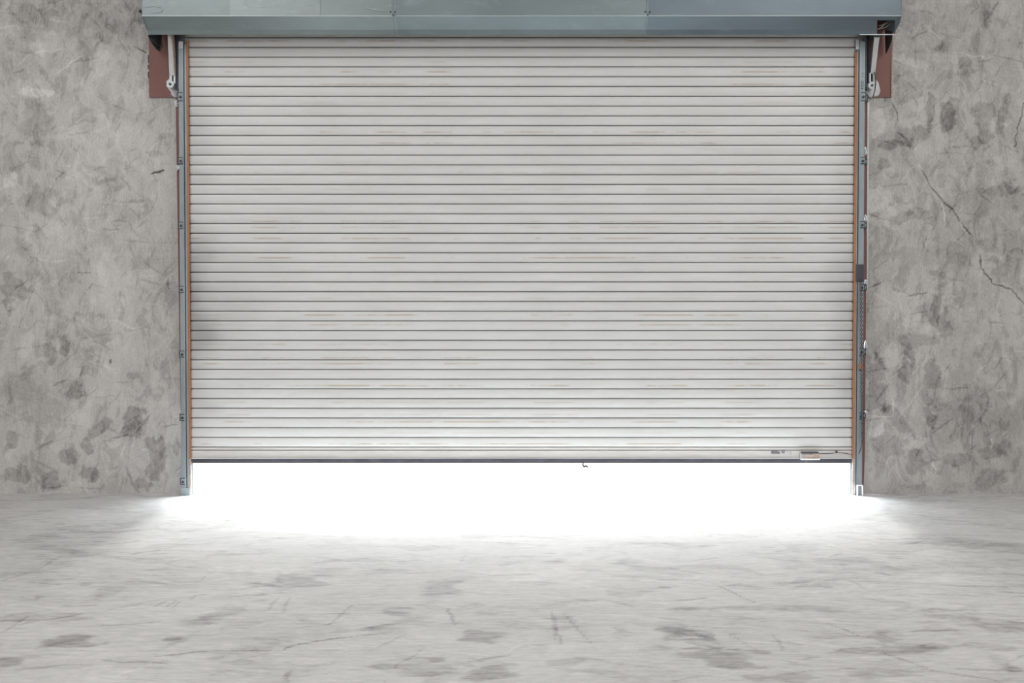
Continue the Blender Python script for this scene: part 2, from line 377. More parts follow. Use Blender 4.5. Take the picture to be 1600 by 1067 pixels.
def conv(blobs):
    out = []
    for (px, py, rx, ry, a, s) in blobs:
        c = at(px, py); out.append((c.x, c.z, rx * 8 / F, ry * 8 / F, a, s))
    return out
def conv_l(L):
    out = []
    for (a, b, c, d, wd, s) in L:
        p = at(a, b); q = at(c, d); out.append((p.x, p.z, q.x, q.z, wd * 8 / F, s))
    return out
HX = 9.0; HZ = 7.0; HB = -19.0
XL, XR, ZT = -4.25, 4.25, 4.3
gparts = [(XL, OL, 0, ZT, int((OL - XL) / .007), int(ZT / .007)), (OR, XR, 0, ZT, int((XR - OR) / .007), int(ZT / .007)),
          (OL, OR, OTOP, ZT, 20, 5), (-HX, XL, 0, ZT, 30, 30), (XR, HX, 0, ZT, 30, 30), (-HX, HX, ZT, HZ, 60, 20)]
V, Fc = grid_mesh(gparts, 'xz')
X = V[:, 0]; Z = V[:, 2]
pat = patches(X, Z, conv(WL + WR), 11, soft=0.16, warp=0.42, nz=7)
pat += lines(X, Z, conv_l(LN), 0.045, 5)
strokes = []
for i in range(420):                      # short trowel strokes all over the plaster
    sx = rnd.choice((-1, 1)) * rnd.uniform(2.5, 4.2); sz = rnd.uniform(0, 4.0); a_ = rnd.gauss(0.25, 0.55) if rnd.random() < .65 else rnd.uniform(0, 3.14)
    L_ = rnd.uniform(.04, .20); strokes.append((sx, sz, sx + math.cos(a_) * L_, sz + math.sin(a_) * L_, rnd.uniform(.006, .013), rnd.choice((-.13, -.10, -.08, -.06, .06, .09))))
pat += lines(X, Z, strokes, 0.03, 15)
pat += np.where(X > 0, 0.0, 0.075 - 0.07 * sstep(2.6, 3.9, Z))     # brighter light on the left wall, less at its top, put into the colour
# small scattered pits
np.random.seed(3)
pat += -0.30 * (sstep(0.93, 0.97, fbm(X * 34, Z * 34, 77, 2)) * sstep(0.4, 0.7, vnoise(X * 3, Z * 3, 78)))
dz = np.abs(pat)
V[:, 1] += 0.0
wall = np_object('wall_front', V, Fc[:, [0, 1, 2, 3]], M['wall'], {'patina': pat})
bm = bmesh.new(); bm.from_mesh(wall.data)
mb = MB(); mb.box(-HX, OL, 0.003, 0.25, 0, HZ); mb.box(OR, HX, 0.003, 0.25, 0, HZ); mb.box(OL, OR, 0.003, 0.25, OTOP, HZ)
tmp = bpy.data.meshes.new('t'); mb.bm.to_mesh(tmp); mb.bm.free(); bm.from_mesh(tmp); bm.to_mesh(wall.data); bm.free()
tag(wall, kind='structure')

FB = [(460,910,50,10,.05,-.15),(690,920,28,18,0,-.15),(345,956,28,11,0,-.15),(160,925,26,8,0,-.12),(122,1000,38,8,0,-.24),(630,958,26,14,.2,-.16),(742,996,36,12,0,-.22),
 (630,1040,48,12,0,-.15),(755,1052,46,12,0,-.18),(8,1036,16,10,0,-.18),(55,842,45,10,0,-.07),(60,962,60,8,0,-.12),(275,998,14,5,0,-.14),(300,970,30,8,0,-.10),(1066,990,40,12,-.2,-.24),(1200,951,110,6,0,-.18),
 (1515,972,70,12,-.1,-.15),(1115,1030,70,13,0,-.20),(893,966,22,5,0,-.16),(880,1036,34,6,0,-.15),(1380,994,22,9,0,-.16),(1400,1014,70,9,-.15,-.14),(1010,886,46,8,0,-.12),(1260,912,60,8,0,-.08),
 (1300,880,90,10,0,-.07),(1582,1045,26,8,0,-.16),(1570,856,50,9,0,-.10),(1200,1060,50,10,0,-.15),(960,990,18,5,0,-.12),(1480,905,90,10,0,.08),(860,900,90,14,0,.06),(400,890,60,9,0,.08),
 (250,1040,90,16,0,.05),(480,1045,90,14,0,.05),(950,1010,60,12,0,.05),(1450,940,80,10,0,.06),(1490,845,70,6,0,-.10),(560,850,60,6,0,-.05),(960,832,60,5,0,-.06),(1240,870,60,5,0,-.05),(1380,1050,60,8,0,-.10),(1540,1010,50,8,-.2,-.12)]
FLN = [(245,1025,320,1017,2.2,-.22),(320,1017,440,1016,2,-.18),(440,1016,465,1006,1.8,-.22),(465,1006,550,994,1.8,-.28),(550,994,612,989,1.6,-.22),(240,948,262,938,2,-.16),(256,949,276,938,2,-.16),(270,949,282,940,2,-.14),
 (298,938,306,930,2,-.14),(416,955,434,934,2,-.13),(440,960,453,932,2,-.12),(515,976,550,945,2,-.14),(25,1046,100,1039,2.5,-.14),(0,990,50,960,2,-.14),(862,955,870,1000,2,-.13),(868,980,881,1010,1.5,-.16),(880,958,925,1005,1.4,-.12),
 (1120,915,1180,942,1.8,-.18),(1290,972,1350,996,1.5,-.16),(1380,1020,1460,1048,2,-.14),(1440,1046,1560,1064,2.4,-.16),(1210,990,1225,1020,2,-.12),(980,868,1040,880,1.2,.10),(1280,845,1330,860,1.2,.14),(990,905,1090,912,2,.12),
 (1015,941,1040,943,2,.2),(1070,941,1100,938,2,.16),(1045,996,1100,997,2.2,.3),(0,908,60,890,2,-.14),(60,890,100,865,1.6,-.12),(305,910,330,895,1.4,-.10),(880,940,960,936,1.4,-.12),(700,950,712,975,2,-.2),(1500,955,1540,962,1.6,-.14),
 (330,1054,366,1046,1.4,-.12),(445,1066,452,1048,2,-.16),(1330,930,1400,945,1.5,-.12),(1430,870,1500,890,1.4,-.08),(820,820,900,842,2.4,-.07)]
def fconv(blobs):
    out = []
    for (px, py, rx, ry, a, s) in blobs:
        c = on_floor(px, py); e = on_floor(px + rx, py); g = on_floor(px, py - ry); h = on_floor(px, py + ry)
        out.append((c.x, c.y, abs(e.x - c.x), abs(g.y - h.y) / 2, a, s))
    return out
fl = [(on_floor(a, b), on_floor(c, d), wd, s) for (a, b, c, d, wd, s) in FLN]
fl = [(p.x, p.y, q.x, q.y, wd * 0.006, s) for (p, q, wd, s) in fl]
FX = 4.5; FY0 = -5.2
fparts = [(-FX, FX, FY0, 0.0, int(2 * FX / .012), int(-FY0 / .012)), (-FX, FX, 0.0, 0.25, 90, 3), (-HX, -FX, FY0, 0.25, 40, 40), (FX, HX, FY0, 0.25, 40, 40), (-HX, HX, HB, FY0, 90, 60)]
V, Fc = grid_mesh(fparts, 'xy')
X = V[:, 0]; Y = V[:, 1]
pat = patches(X, Y, fconv(FB), 21, soft=0.28, warp=0.50, nz=5, an=(0.7, 1.7))
pat += lines(X, Y, fl, 0.03, 8)
strokes = []
for i in range(480):                      # scuffs and drag marks, mostly side to side
    sx = rnd.uniform(-4.4, 4.4); sy = -rnd.uniform(0.9, 4.9); a_ = rnd.gauss(0.0, 0.35) + (0.5 if sx < 0 else -0.5) * (rnd.random() < .5)
    L_ = rnd.uniform(.04, .30); strokes.append((sx, sy, sx + math.cos(a_) * L_, sy + math.sin(a_) * L_, rnd.uniform(.008, .022), rnd.choice((-.17, -.13, -.10, -.08, .08))))
pat += lines(X, Y, strokes, 0.04, 18)
more = []
for i in range(46):
    sx = rnd.uniform(-4.3, 4.3); sy = -rnd.uniform(1.4, 4.8); more.append((sx, sy, rnd.uniform(.06, .28), rnd.uniform(.03, .10), rnd.gauss(0, .3), -rnd.uniform(.05, .11)))
pat += patches(X, Y, more, 61, soft=0.35, warp=0.5, nz=5, an=(0.7, 1.7))
floor = np_object('floor', V, Fc, M['floor'], {'patina': pat}); tag(floor, kind='structure')
def shell(name, bx, mat):
    return tag(MB().box(*bx).build(name, mat), kind='structure')
shell('wall_left', (-HX - .2, -HX, HB, 0.25, 0, HZ), M['plain'])
shell('wall_right', (HX, HX + .2, HB, 0.25, 0, HZ), M['plain'])
shell('wall_back', (-HX - .2, HX + .2, HB - .2, HB, 0, HZ), M['plain'])
shell('ceiling', (-HX - .2, HX + .2, HB - .2, 0.25, HZ, HZ + .2), M['ceil'])
g = shell('ground', (-60, 60, 0.25, 120, -0.2, 0.0), M['ground'])

# ------------------------------------------------------------------ roller shutter
CYF = -0.050                       # plane of the slat faces
SX0 = at(294, 400, CYF).x - 0.012; SX1 = at(1336, 400, CYF).x + 0.012
z_bot = at(800, 699.0, CYF).z; z_first = at(800, 59.3, CYF).z
NS = 42; PIT = (z_first - z_bot) / NS
sh = empty('rolling_shutter', ((SX0 + SX1) / 2, CYF, z_bot - 0.11), 'wide off-white slatted roller shutter raised slightly above the concrete floor', 'shutter')
NXS = 120
prof = []; info = []               # (y,z), (kind along slat)
H = PIT
for i in range(NS + 2):
    z0 = z_bot + i * H
    # groove, then slightly bellied face, curled lip at the top
    pr = [(0.010, 0.000), (0.018, 0.0030), (0.014, 0.0064), (0.0010, 0.0070), (-0.0012, 0.0084), (-0.0030, 0.012), (-0.0050, 0.020), (-0.0064, 0.030), (-0.0072, 0.040), (-0.0076, 0.050), (-0.0074, 0.060), (-0.0064, 0.068), (-0.0040, 0.0735), (0.000, 0.0756)]
    k = H / 0.0762
    for j, (a, b) in enumerate(pr): prof.append((CYF + a, z0 + b * k)); info.append((i, j))
m = len(prof); xs = np.linspace(SX0, SX1, NXS + 1)
Pv = np.array(prof); Vv = np.zeros((NXS + 1, m, 3)); Vv[:, :, 0] = xs[:, None]; Vv[:, :, 1] = Pv[None, :, 0]; Vv[:, :, 2] = Pv[None, :, 1]
ZZ = Vv[:, :, 2]; XX = Vv[:, :, 0]
Vv[:, :, 1] += (fbm(XX * 0.8, ZZ * 0.5, 5, 3) - 0.5) * 0.006
# slats sag very slightly towards the middle of the span
ii, jj = np.meshgrid(np.arange(NXS), np.arange(m - 1), indexing='ij'); q = (ii * m + jj).ravel()
Fc = np.stack([q, q + m, q + m + 1, q + 1], 1)
rr = np.random.RandomState(4)
rub_s = rr.rand(NS + 2) ** 2.2
rub_s[[NS, NS - 1, NS - 4, NS - 5, NS - 10, 8, 9, 22]] = [.6, 1, .9, .8, .9, .9, .7, .6]
rub = np.zeros((NXS + 1, m)); grime_shade = np.zeros((NXS + 1, m))
mm_pos = rr.choice([6, 7, 8, 9], NS + 2)
for c, (i, j) in enumerate(info):
    if j == mm_pos[i]: rub[:, c] = rub_s[i]
    if j in (0, 1, 2): grime_shade[:, c] = 0.97
    if j in (3,): grime_shade[:, c] = 0.35
    if j in (4, 13): grime_shade[:, c] = 0.10
edge = np.minimum(XX - SX0, SX1 - XX)
grime_shade = np.clip(grime_shade + 0.38 * (1 - sstep(0.0, 0.30, edge + (fbm(XX * 3, ZZ * 9, 15, 3) - 0.5) * 0.25)) * (0.5 + 0.5 * sstep(0.35, 0.6, fbm(XX * 0.1, ZZ * 1.1, 9, 3))), 0, 1)
# broad shading painted into the colour of the left end half way up
sl = np.exp(-((ZZ - at(0, 470, CYF).z) / 0.42) ** 2) * (1 - sstep(0.0, 1.0, XX - SX0))
grime_shade = np.clip(grime_shade + 0.24 * sl, 0, 1)
cur = np_object('curtain', Vv.reshape(-1, 3), Fc, M['slat'], {'rub': rub.ravel(), 'grime_shade': grime_shade.ravel()})
cur.parent = sh; cur.data.transform(Matrix.Translation(-sh.location))
sol = cur.modifiers.new('thickness', 'SOLIDIFY'); sol.thickness = 0.0016; sol.offset = 1.0

zb1 = at(800, 703.5, CYF).z; zb2 = at(800, 716, CYF).z; zb3 = at(800, 721, CYF).z; zb4 = at(800, 724, CYF).z
BX0 = at(298, 710, CYF).x; BX1 = at(1333, 710, CYF).x
b = MB()
b.strip([(CYF + .008, z_bot + .003), (CYF - .004, z_bot - .001), (CYF - .006, zb1 + .006), (CYF + .004, zb1 + .004), (CYF + .006, zb1 - .001), (CYF - .007, zb1 - .003), (CYF - .009, zb2 + .008),
         (CYF - .022, zb2 + .004), (CYF - .024, zb2), (CYF + .02, zb2), (CYF + .02, z_bot)], BX0, BX1, 40, True)
bar = b.build('bottom_bar', M['bar'], sh)
MB().box(BX0, BX1, CYF - .012, CYF + .016, zb3, zb2 - .0005, .001).build('angle', M['bluish'], bar)
MB().strip([(CYF - .008, zb3), (CYF - .010, zb4 + .004), (CYF - .002, zb4), (CYF + .006, zb4), (CYF + .012, zb4 + .004), (CYF + .012, zb3)], BX0 + .01, at(1330, 722, CYF).x, 2, True).build('rubber_seal', M['rubber'], bar)
# printed marks on the bottom bar
FY = CYF - .0088
def bar_box(name, mat, p0, q0, p1, q1, d=.0012, y=FY, parent=bar, bev=0):
    A = at(p0, q1, y); B = at(p1, q0, y)
    return MB().box(A.x, B.x, y - d, y + .0005, A.z, B.z, bev).build(name, mat, parent)
for grp in (((1205, 704.2, 1216.5, 708.8), (1216.5, 706, 1218.6, 708.8)), ((1221.5, 704, 1223.5, 706), (1222, 706, 1226, 708.3), (1224.6, 703.8, 1226.2, 706)), ((1235.4, 704, 1235.8, 710),), ((1230, 705.5, 1231, 706.2), (1232.4, 706, 1233.4, 706.8))):
    mk = MB()
    for (a, b_, c, d) in grp:
        A = at(a, d, FY); B = at(c, b_, FY); mk.box(A.x, B.x, FY - .0012, FY + .0004, A.z, B.z)
    o = mk.build('printed_marking', M['print'], bar); o['label'] = 'small dark printed marking'
sb = bar_box('sensor_box', M['tan'], 1251, 705.6, 1278, 716.8, .03, FY, sh, .003)
bar_box('cover', M['bluish'], 1251.5, 705.4, 1277.5, 707.6, .034, FY, sb)
bar_box('lower_highlight', M['white'], 1250, 715.6, 1279, 717.4, .036, FY, sb, .001)  # white strip stands in for the highlight along the bottom of the box
bar_box('end_clip', M['rail_light'], 1249, 707.6, 1252, 716, .034, FY, sb, .001)
tx = MB()
for i in range(6):
    A = at(1254 + i * 3, 713.5, FY - .0305); tx.box(A.x, A.x + .010, A.y - .001, A.y + .001, A.z, A.z + .013)
tx.build('faceplate_print', M['rail_light'], sb)
wire = [at(x, y, FY - .008) for x, y in ((1278, 709), (1290, 708.6), (1300, 708.3), (1308, 707), (1316, 707.6), (1324, 708.6), (1331, 710.5), (1334, 710))]
MB().tube(wire, .0028, 6).build('sensor_cable', M['rubber'], sb, True)
kn = MB(); p = at(1307, 706.3, FY - .008); kn.box(p.x - .006, p.x + .006, p.y - .008, p.y + .006, p.z - .008, p.z + .012, .002); kn.build('cable_clamp', M['dark'], sb)

# little bent wire hook hanging under the bar
hk = [at(x, y, CYF) for x, y in ((911.5, 723), (910.5, 727), (913, 729.3), (915, 728), (917, 728.6), (920, 730))]
h = MB().tube(hk, [.006, .010, .012, .011, .010, .006], 8).build('wire_hook', M['dark'], None, True)
tag(h, 'small bent dark wire hook hanging under the shutter edge near the middle', 'hook')

# ------------------------------------------------------------------ hood box
YF, YC, YU = -0.375, -0.262, -0.240
zf = at(800, 25, YF).z; zc = at(800, 46.5, YC).z; zu = at(800, 54, YU).z
HL = at(222, 20, YF).x; HR = at(1409, 20, YF).x; ZH = 4.55
hood = empty('shutter_hood', ((HL + HR) / 2, 0, zu), 'long blue-grey metal hood box across the top of the shutter', 'hood')
J1 = at(614, 30, YF).x; J2 = at(1012, 25, YF).x
th = .003
def panel(x0, x1, dy=0.0, dzz=0.0, chamfer=True, mat=None):
    b = MB()
    P = [(YF + dy, ZH), (YF + dy, zf + dzz), (YC + dy, zc + dzz), (YU + dy, zu + dzz)]
    if not chamfer: P = P[:2]
    b.strip(P, x0, x1, 12)
    o = b.build('hood_panel', mat or M['hood'], hood)
    s = o.modifiers.new('thickness', 'SOLIDIFY'); s.thickness = th; s.offset = -1
    return o
panel(HL, J1 + .02, -.003, -.002, mat=M['hood_l']); panel(J1, J2)
# right panel has a square cut-out in its lower slope
NX0 = at(1371, 40, YC).x; NX1 = at(1399, 40, YC).x
zn = zf + (zc - zf) * 0.30; yn = YF + (YC - YF) * 0.30
b = MB()
b.strip([(YF, ZH), (YF, zf), (yn, zn)], J2, HR, 8)
def slanted(p, la, lb):
    for i in range(len(p) - 1):
        q = [(la[i], *p[i]), (lb[i], *p[i]), (lb[i + 1], *p[i + 1]), (la[i + 1], *p[i + 1])]
        f_ = b.bm.faces.new([b.bm.verts.new(v) for v in q]); f_.normal_update()
        if f_.normal.z > 0 or f_.normal.y > 0.5: f_.normal_flip()
low = [(yn, zn), (YC, zc), (YU, zu)]
nl = [at(1370.5, 32, yn).x, at(1370.5, 46, YC).x, at(1370.5, 54, YU).x]; nr = [at(1398.5, 32, yn).x, at(1398.5, 46, YC).x, at(1398.5, 54, YU).x]
slanted(low, [J2] * 3, nl); slanted(low, [max(v, 0) for v in nr], [HR] * 3)
o = b.build('hood_panel', M['hood_r'], hood); s = o.modifiers.new('thickness', 'SOLIDIFY'); s.thickness = th; s.offset = -1
MB().box(at(1343, 54, YU).x, NX1 + .01, YU - .006, YU + .006, zu - .004, zu + .003).build('lip', M['rail_light'], hood)
MB().box(HL, J1, YF - .006, YF - .002, zf - .003, zf + .0025).box(J1, HR, YF - .003, YF + .002, zf - .001, zf + .0035).build('fold_line', M['hood_edge'], hood)
for (x0, sgn, nm) in ((HL, 1, 0), (HR, -1, 1)):
    b = MB()
    pr = [(x0, -.005, ZH), (x0, YF - .004, ZH), (x0, YF - .004, zf), (x0, YF + .03, zf - .04), (x0, YC, zc - .004), (x0, YU, zu - .004), (x0, YU + .03, zu + .03), (x0, -.005, zu + .10)]
    b.prism(pr, (sgn * .004, 0, 0))
    b.build('end_cap', M['hood'], hood)
for j in (J1, J2):
    sm = MB()
    sm.strip([(YF - .007, ZH), (YF - .007, zf + .0), (YC - .007, zc - .001), (YU - .006, zu - .004), (YU, zu - .003), (YC, zc + .004), (YF, zf + .004), (YF, ZH)], j - .005, j + .005, 1, True)
    sm.build('seam_strip', M['hood'], hood)
    for (dx, dz_) in ((-.018, .03), (.015, .028), (0, .006)):
        MB().tube([(j + dx, YF - .003, zf + dz_), (j + dx, YF - .011, zf + dz_)], .006, 8).build('rivet', M['dark'], hood)
# pale overlapping repair sheet near the left end
A = at(359, 24, YF - .006); B = at(500, 0, YF - .006)
b = MB().box(A.x, B.x, YF - .0065, YF - .0035, A.z, ZH)
M['hood2'] = metal('faded_hood_paint', (0.225, 0.26, 0.265), 0.36, 0.3, 0.10, 3, (0.6, 1, 1.4), (0.36, 0.40, 0.42), 0.4)
o = b.build('overlap_sheet', M['hood2'], hood)
# scrape marks on the sheets
M['scrape'] = metal('pale_scrape', (0.30, 0.345, 0.36), 0.5)
def mark(pts, w_):
    P = [at(x, y, YF - .0068) for x, y in pts]; n = len(P); L_ = []; R2 = []
    for i in range(n):
        t_ = (P[min(i + 1, n - 1)] - P[max(i - 1, 0)]).normalized(); nrm = Vector((-t_.z, 0, t_.x)) * w_ / 2 * (0.35 if i in (0, n - 1) else 1)
        L_.append(P[i] + nrm); R2.append(P[i] - nrm)
    MB().prism(L_ + R2[::-1], (0, -.0006, 0)).build('scrape_mark', M['scrape'], hood)
mark([(378, 1), (383, 5), (388, 9), (396, 10.5), (414, 11)], .012); mark([(436, 10.5), (460, 9.5), (475, 8.5), (486, 8)], .010); mark([(421, 11), (424, 9), (427, 6)], .014); mark([(498.5, 1), (499, 12), (499.5, 19)], .006)
mark([(224, 12), (240, 9), (252, 11), (255, 15), (250, 19), (236, 20)], .006); mark([(572, 12), (585, 15), (600, 17)], .010); mark([(606, 11), (610, 8), (612, 8)], .012)

# ------------------------------------------------------------------ red-oxide steel frame behind each rail
def jamb(side):
    lab = ('left' if side < 0 else 'right')
    if side < 0: px_o, px_i, s0, s1 = 233, 279, 274.5, 281
    else: px_o, px_i, s0, s1 = 1392, 1348, 1355.5, 1346
    t = empty('steel_jamb', (at(px_i, 771).x, 0, 0), 'red-brown steel plate and post behind the %s guide rail' % lab, 'jamb')
    a = at(px_o, 152, -.012); c = at(px_i, 30, -.012)
    MB().box(min(a.x, c.x), max(a.x, c.x), -.012, -.0003, a.z, 4.5, .001).build('head_plate', M['brown'], t)
    qd = [(274.3, 151), (281, 151), (283, 640), (282.3, 640)] if side < 0 else [(1346, 151), (1355.5, 151), (1351.5, 700), (1349.2, 768), (1346, 768)]
    MB().prism([at(x, y, -.010) for x, y in qd], (0, .0095, 0)).build('post', M['brown'], t)
    if side < 0:   # chipped edge bits
        for (z0, z1) in ((86, 98), (101, 108), (112, 122)):
            P = at(232.6, z1, -.006); Q = at(232.6, z0, -.006); MB().box(P.x - .008, P.x + .004, -.008, -.0003, P.z, Q.z).build('edge_tab', M['dark'], t)
    else:
        MB().prism([at(x, y, -.014) for x, y in ((1355.5, 160), (1358.3, 160), (1356.3, 450), (1354, 450))], (0, .0135, 0)).build('trim_bead', M['rail_light'], t)
    return t
jamb(-1); jamb(1)

# ------------------------------------------------------------------ guide rails
YG = -0.085
def rail(side):
    lab = 'left' if side < 0 else 'right'
    mx = (lambda px: px) if side < 0 else None
    # pixel edges at half height: outer, groove, lip, strip, inner
    if side < 0: e = (281.0, 288.6, 290.0, 293.0, 296.0)
    else: e = (1349.5, 1340.8, 1339.2, 1337.6, 1334.4)
    X_ = [at(v, 430, YG).x for v in e]
    ztop = at(0, 65, YG).z
    t = empty('guide_rail', (X_[0], 0, 0), 'blue-grey steel guide rail at the %s edge of the shutter' % lab, 'rail', 'shutter guide rails')
    s = 1 if side < 0 else -1
    b = MB()
    def bx(xa, xb, y0, y1, z0, z1, bev=.002): b.box(min(xa, xb), max(xa, xb), y0, y1, z0, z1, bev)
    bx(X_[0], X_[1], YG, YG + .012, 0, ztop)                        # front flange
    bx(X_[0], X_[0] + s * .006, YG + .012, -.013, 0, ztop, .001)    # outer web
    bx(X_[1] - s * .004, X_[1], YG + .012, CYF - .012, 0, ztop, .001)
    bx(X_[2], X_[3], YG + .004, YG + .012, 0, ztop - .02, .001)     # inner lip
    bx(X_[1], X_[2] , YG + .012, YG + .016, 0, ztop - .02, .0)      # groove bottom
    bx(X_[0], X_[4], -.022, -.014, 0, ztop - .02, .001)               # rear flange
    b.build('channel', M['rail'], t)
    gb = MB(); gb.box(min(X_[1], X_[2]), max(X_[1], X_[2]), YG + .0085, YG + .0118, .0, ztop - .02); gb.build('groove', M['dark'], t)
    zs0 = at(0, 771, YG).z + .0
    ob = MB(); ztp = at(0, 64 if side < 0 else 80, YG).z
    ob.box(min(X_[3], X_[4]), max(X_[3], X_[4]), YG + .006, YG + .014, at(0, 717, YG).z, ztp, .0015)
    o = ob.build('seal_strip', M['orange'], t); o['label'] = 'thin orange seal strip'
    MB().box(min(X_[3], X_[4]) , max(X_[3], X_[4]), YG + .007, YG + .013, 0, at(0, 717.5, YG).z).build('washed_strip', M['tan'], t)  # lower end of the strip, with the wash of gap light in its colour
    # rounded top end
    if side < 0:
        c = MB().box(X_[0] + .001, X_[1] - .001, YG - .003, YG + .02, at(0, 76, YG).z, ztop + .004, .006); c.build('end_plug', M['plaster'], t)
    else:
        c = MB().box(min(X_[2], X_[4]) - .0, max(X_[2], X_[4]) + .006, YG - .006, YG + .01, at(0, 78, YG).z, at(0, 61, YG).z, .008); c.build('end_plug', M['rail_light'], t)
    ys = [151, 251, 352, 452, 553, 652, 752] if side < 0 else [151, 251, 351, 449, 550, 650]
    ms = []
    for k, py in enumerate(ys):
        z = at(0, py, YG).z; dx = 0.0; big = 1.25 if k == 0 else 1.0
        xo = X_[0] - s * .030; xi = X_[0] + s * .030
        cb = MB()
        h2 = .027 * big
        cb.box(min(X_[0] - s * .003, xi), max(X_[0] - s * .003, xi), YG - .005, YG, z - h2, z + h2, .001)          # plate on the rail
        cb.box(min(X_[0] - s * .007, X_[0]), max(X_[0] - s * .007, X_[0]), YG - .005, -.014, z - h2, z + h2, .001)       # web
        c = cb.build('mounting_clip', M['rail'], t)
        db = MB()
        for (za, zb_) in ((z + h2 - .006, z + h2), (z - h2, z - h2 + .007)):
            db.box(min(xi, X_[0]), max(xi, X_[0]), YG - .0065, YG - .0045, za, zb_)
        db.box(min(X_[0] - s * .0075, X_[0] - s * .001), max(X_[0] - s * .0075, X_[0] - s * .001), YG - .0065, YG - .0045, z - h2, z + h2)
        db.build('clip_edge', M['bluish'], c)
        if side > 0 or k < 3:
            w2 = .016 if side < 0 else .034
            fo = X_[0] - s * (w2 + .006)
            fb = MB().box(min(fo, X_[0] - s * .006), max(fo, X_[0] - s * .006), -.036, -.0145, z - h2 * .95, z + h2 * .85, .002)
            fb.build('clip_foot', M['dark'], c)
            if side > 0:
                q_ = (fo + X_[0] + .006) / 2
                MB().box(q_ - .010, q_ + .010, -.038, -.0355, z - h2 * .5, z + h2 * .45, .001).build('clip_face', M['rail'], c)
        MB().bolt((X_[0] + xi) / 2, YG - .005, z - .004, .011, .008).build('bolt', M['dark'], c)
    if side > 0:
        # dark sleeve half way up, small stencilled mark near the top, pale foot bracket
        A = at(1337.5, 440.5, YG); B = at(1349.3, 413, YG)
        MB().box(A.x, B.x, YG - .005, YG - .0005, A.z, B.z, .001).build('dark_sleeve', M['bluish'], t)
        for grp in (((1345.5, 127, 1349, 128), (1345.5, 138, 1349, 139), (1345.3, 127, 1346, 139), (1348.6, 127, 1349.2, 139), (1345.5, 130.5, 1349, 131.2), (1345.5, 134, 1349, 134.8)), ((1346.8, 114.5, 1349, 115.3), (1346.5, 118.5, 1349, 119.2))):
            st = MB()
            for (a, b_, c, d) in grp:
                P = at(a, d, YG); Q = at(c, b_, YG); st.box(P.x, Q.x, YG - .001, YG + .0005, P.z, Q.z)
            st.build('stencil_mark', M['bluish'], t)
        fb = MB()
        A = at(1338, 771, YG); B = at(1347.5, 757, YG)
        fb.box(A.x, A.x + .008, YG - .02, YG - .001, 0, B.z, .001); fb.box(B.x - .008, B.x, YG - .02, YG - .001, 0, B.z, .001); fb.box(A.x, B.x, YG - .02, YG - .001, B.z - .008, B.z, .001)
        fb.build('foot_bracket', M['white'], t)
    else:
        fb = MB(); A = at(284, 771, YG); B = at(297, 762, YG)
        fb.box(A.x, B.x, YG - .004, YG - .0005, 0, B.z, .001); fb.bolt(B.x - .03, YG - .004, .02, .006, .004)
        fb.build('foot_plate', M['rail'], t)
    return t
rail(-1); rail(1)

# ------------------------------------------------------------------ hood support brackets
def bracket(side):
    L = side < 0; lab = 'left' if L else 'right'
    if L:
        f = lambda x, y, Y: at(x, y, Y)
    else:
        f = lambda x, y, Y: at(x, y, Y)
    t = empty('hood_bracket', f(270 if L else 1362, 150, -.02), 'galvanised angled strut bracket holding up the %s end of the hood' % lab, 'bracket', 'hood support brackets')
    if L:
        arm = [(261.5, 50), (267, 50), (272.5, 118), (264.5, 118)]; Y0, Y1 = -.16, -.08
        lo = [(264.5, 118), (268.6, 118), (268.6, 130), (264.5, 130)]; hi = [(271, 118), (273.8, 118), (273.8, 130), (271, 130)]
        web = [(266.5, 50), (268.8, 50), (273.4, 118), (272.5, 118)]
        disc = (267, 132); tub = ((271, 276.5), (276.5, 279.8))
    else:
        arm = [(1366, 58), (1373.5, 58), (1366.5, 115), (1360.5, 115)]; Y0, Y1 = -.16, -.08
        lo = [(1358.5, 114), (1361, 113), (1361, 128), (1358.5, 128)]; hi = [(1364, 113), (1367, 113), (1367, 128), (1364, 128)]
        web = [(1373.5, 58), (1374.4, 58), (1367.2, 115), (1366.5, 115)]
        disc = (1361.5, 134); tub = ((1355.5, 1359.5), (1350.5, 1354.5))
    b = MB().prism([f(x, y, Y0 + (y - 50) / 68 * .06) for x, y in arm], (0, .008, 0), .001)
    b.build('arm', M['rail_light'], t)
    b = MB().prism([f(x, y, Y0 + (y - 50) / 68 * .06 - .004) for x, y in web], (0, .05, 0)); b.build('arm_flange', M['plaster'] if not L else M['tan'], t)
    b = MB().prism([f(x, y, -.10) for x, y in lo], (0, .04, 0), .001).prism([f(x, y, -.10) for x, y in hi], (0, .04, 0), .001)
    b.build('fork', M['rail_light'], t)
    b = MB(); p = f(disc[0], disc[1], -.10); b.tube([(p.x, -.115, p.z), (p.x, -.013, p.z)], .028, 20); dk = b.build('pivot', M['rail_light'], t)
    b = MB(); b.bolt(p.x, -.115, p.z, .010, .008); b.build('pivot_bolt', M['dark'], dk)
    for k, (a, c) in enumerate(tub):
        P = f(a, 130 if k == 0 else 141, -.06); Q = f(c, 40, -.06)
        bb = MB()
        bb.box(P.x, Q.x, -.075, -.067, P.z, Q.z); bb.box(P.x, P.x + .006, -.067, -.014, P.z, Q.z)
        bb.build('upright_angle', M['bluish'], t)
    if not L:
        q = MB(); c0 = f(1370, 56, -.14); q.box(c0.x - .04, c0.x + .035, -.16, -.10, c0.z - .015, c0.z + .02, .006); q.build('top_clamp', M['dark'], t)
    return t
bracket(-1); bracket(1)

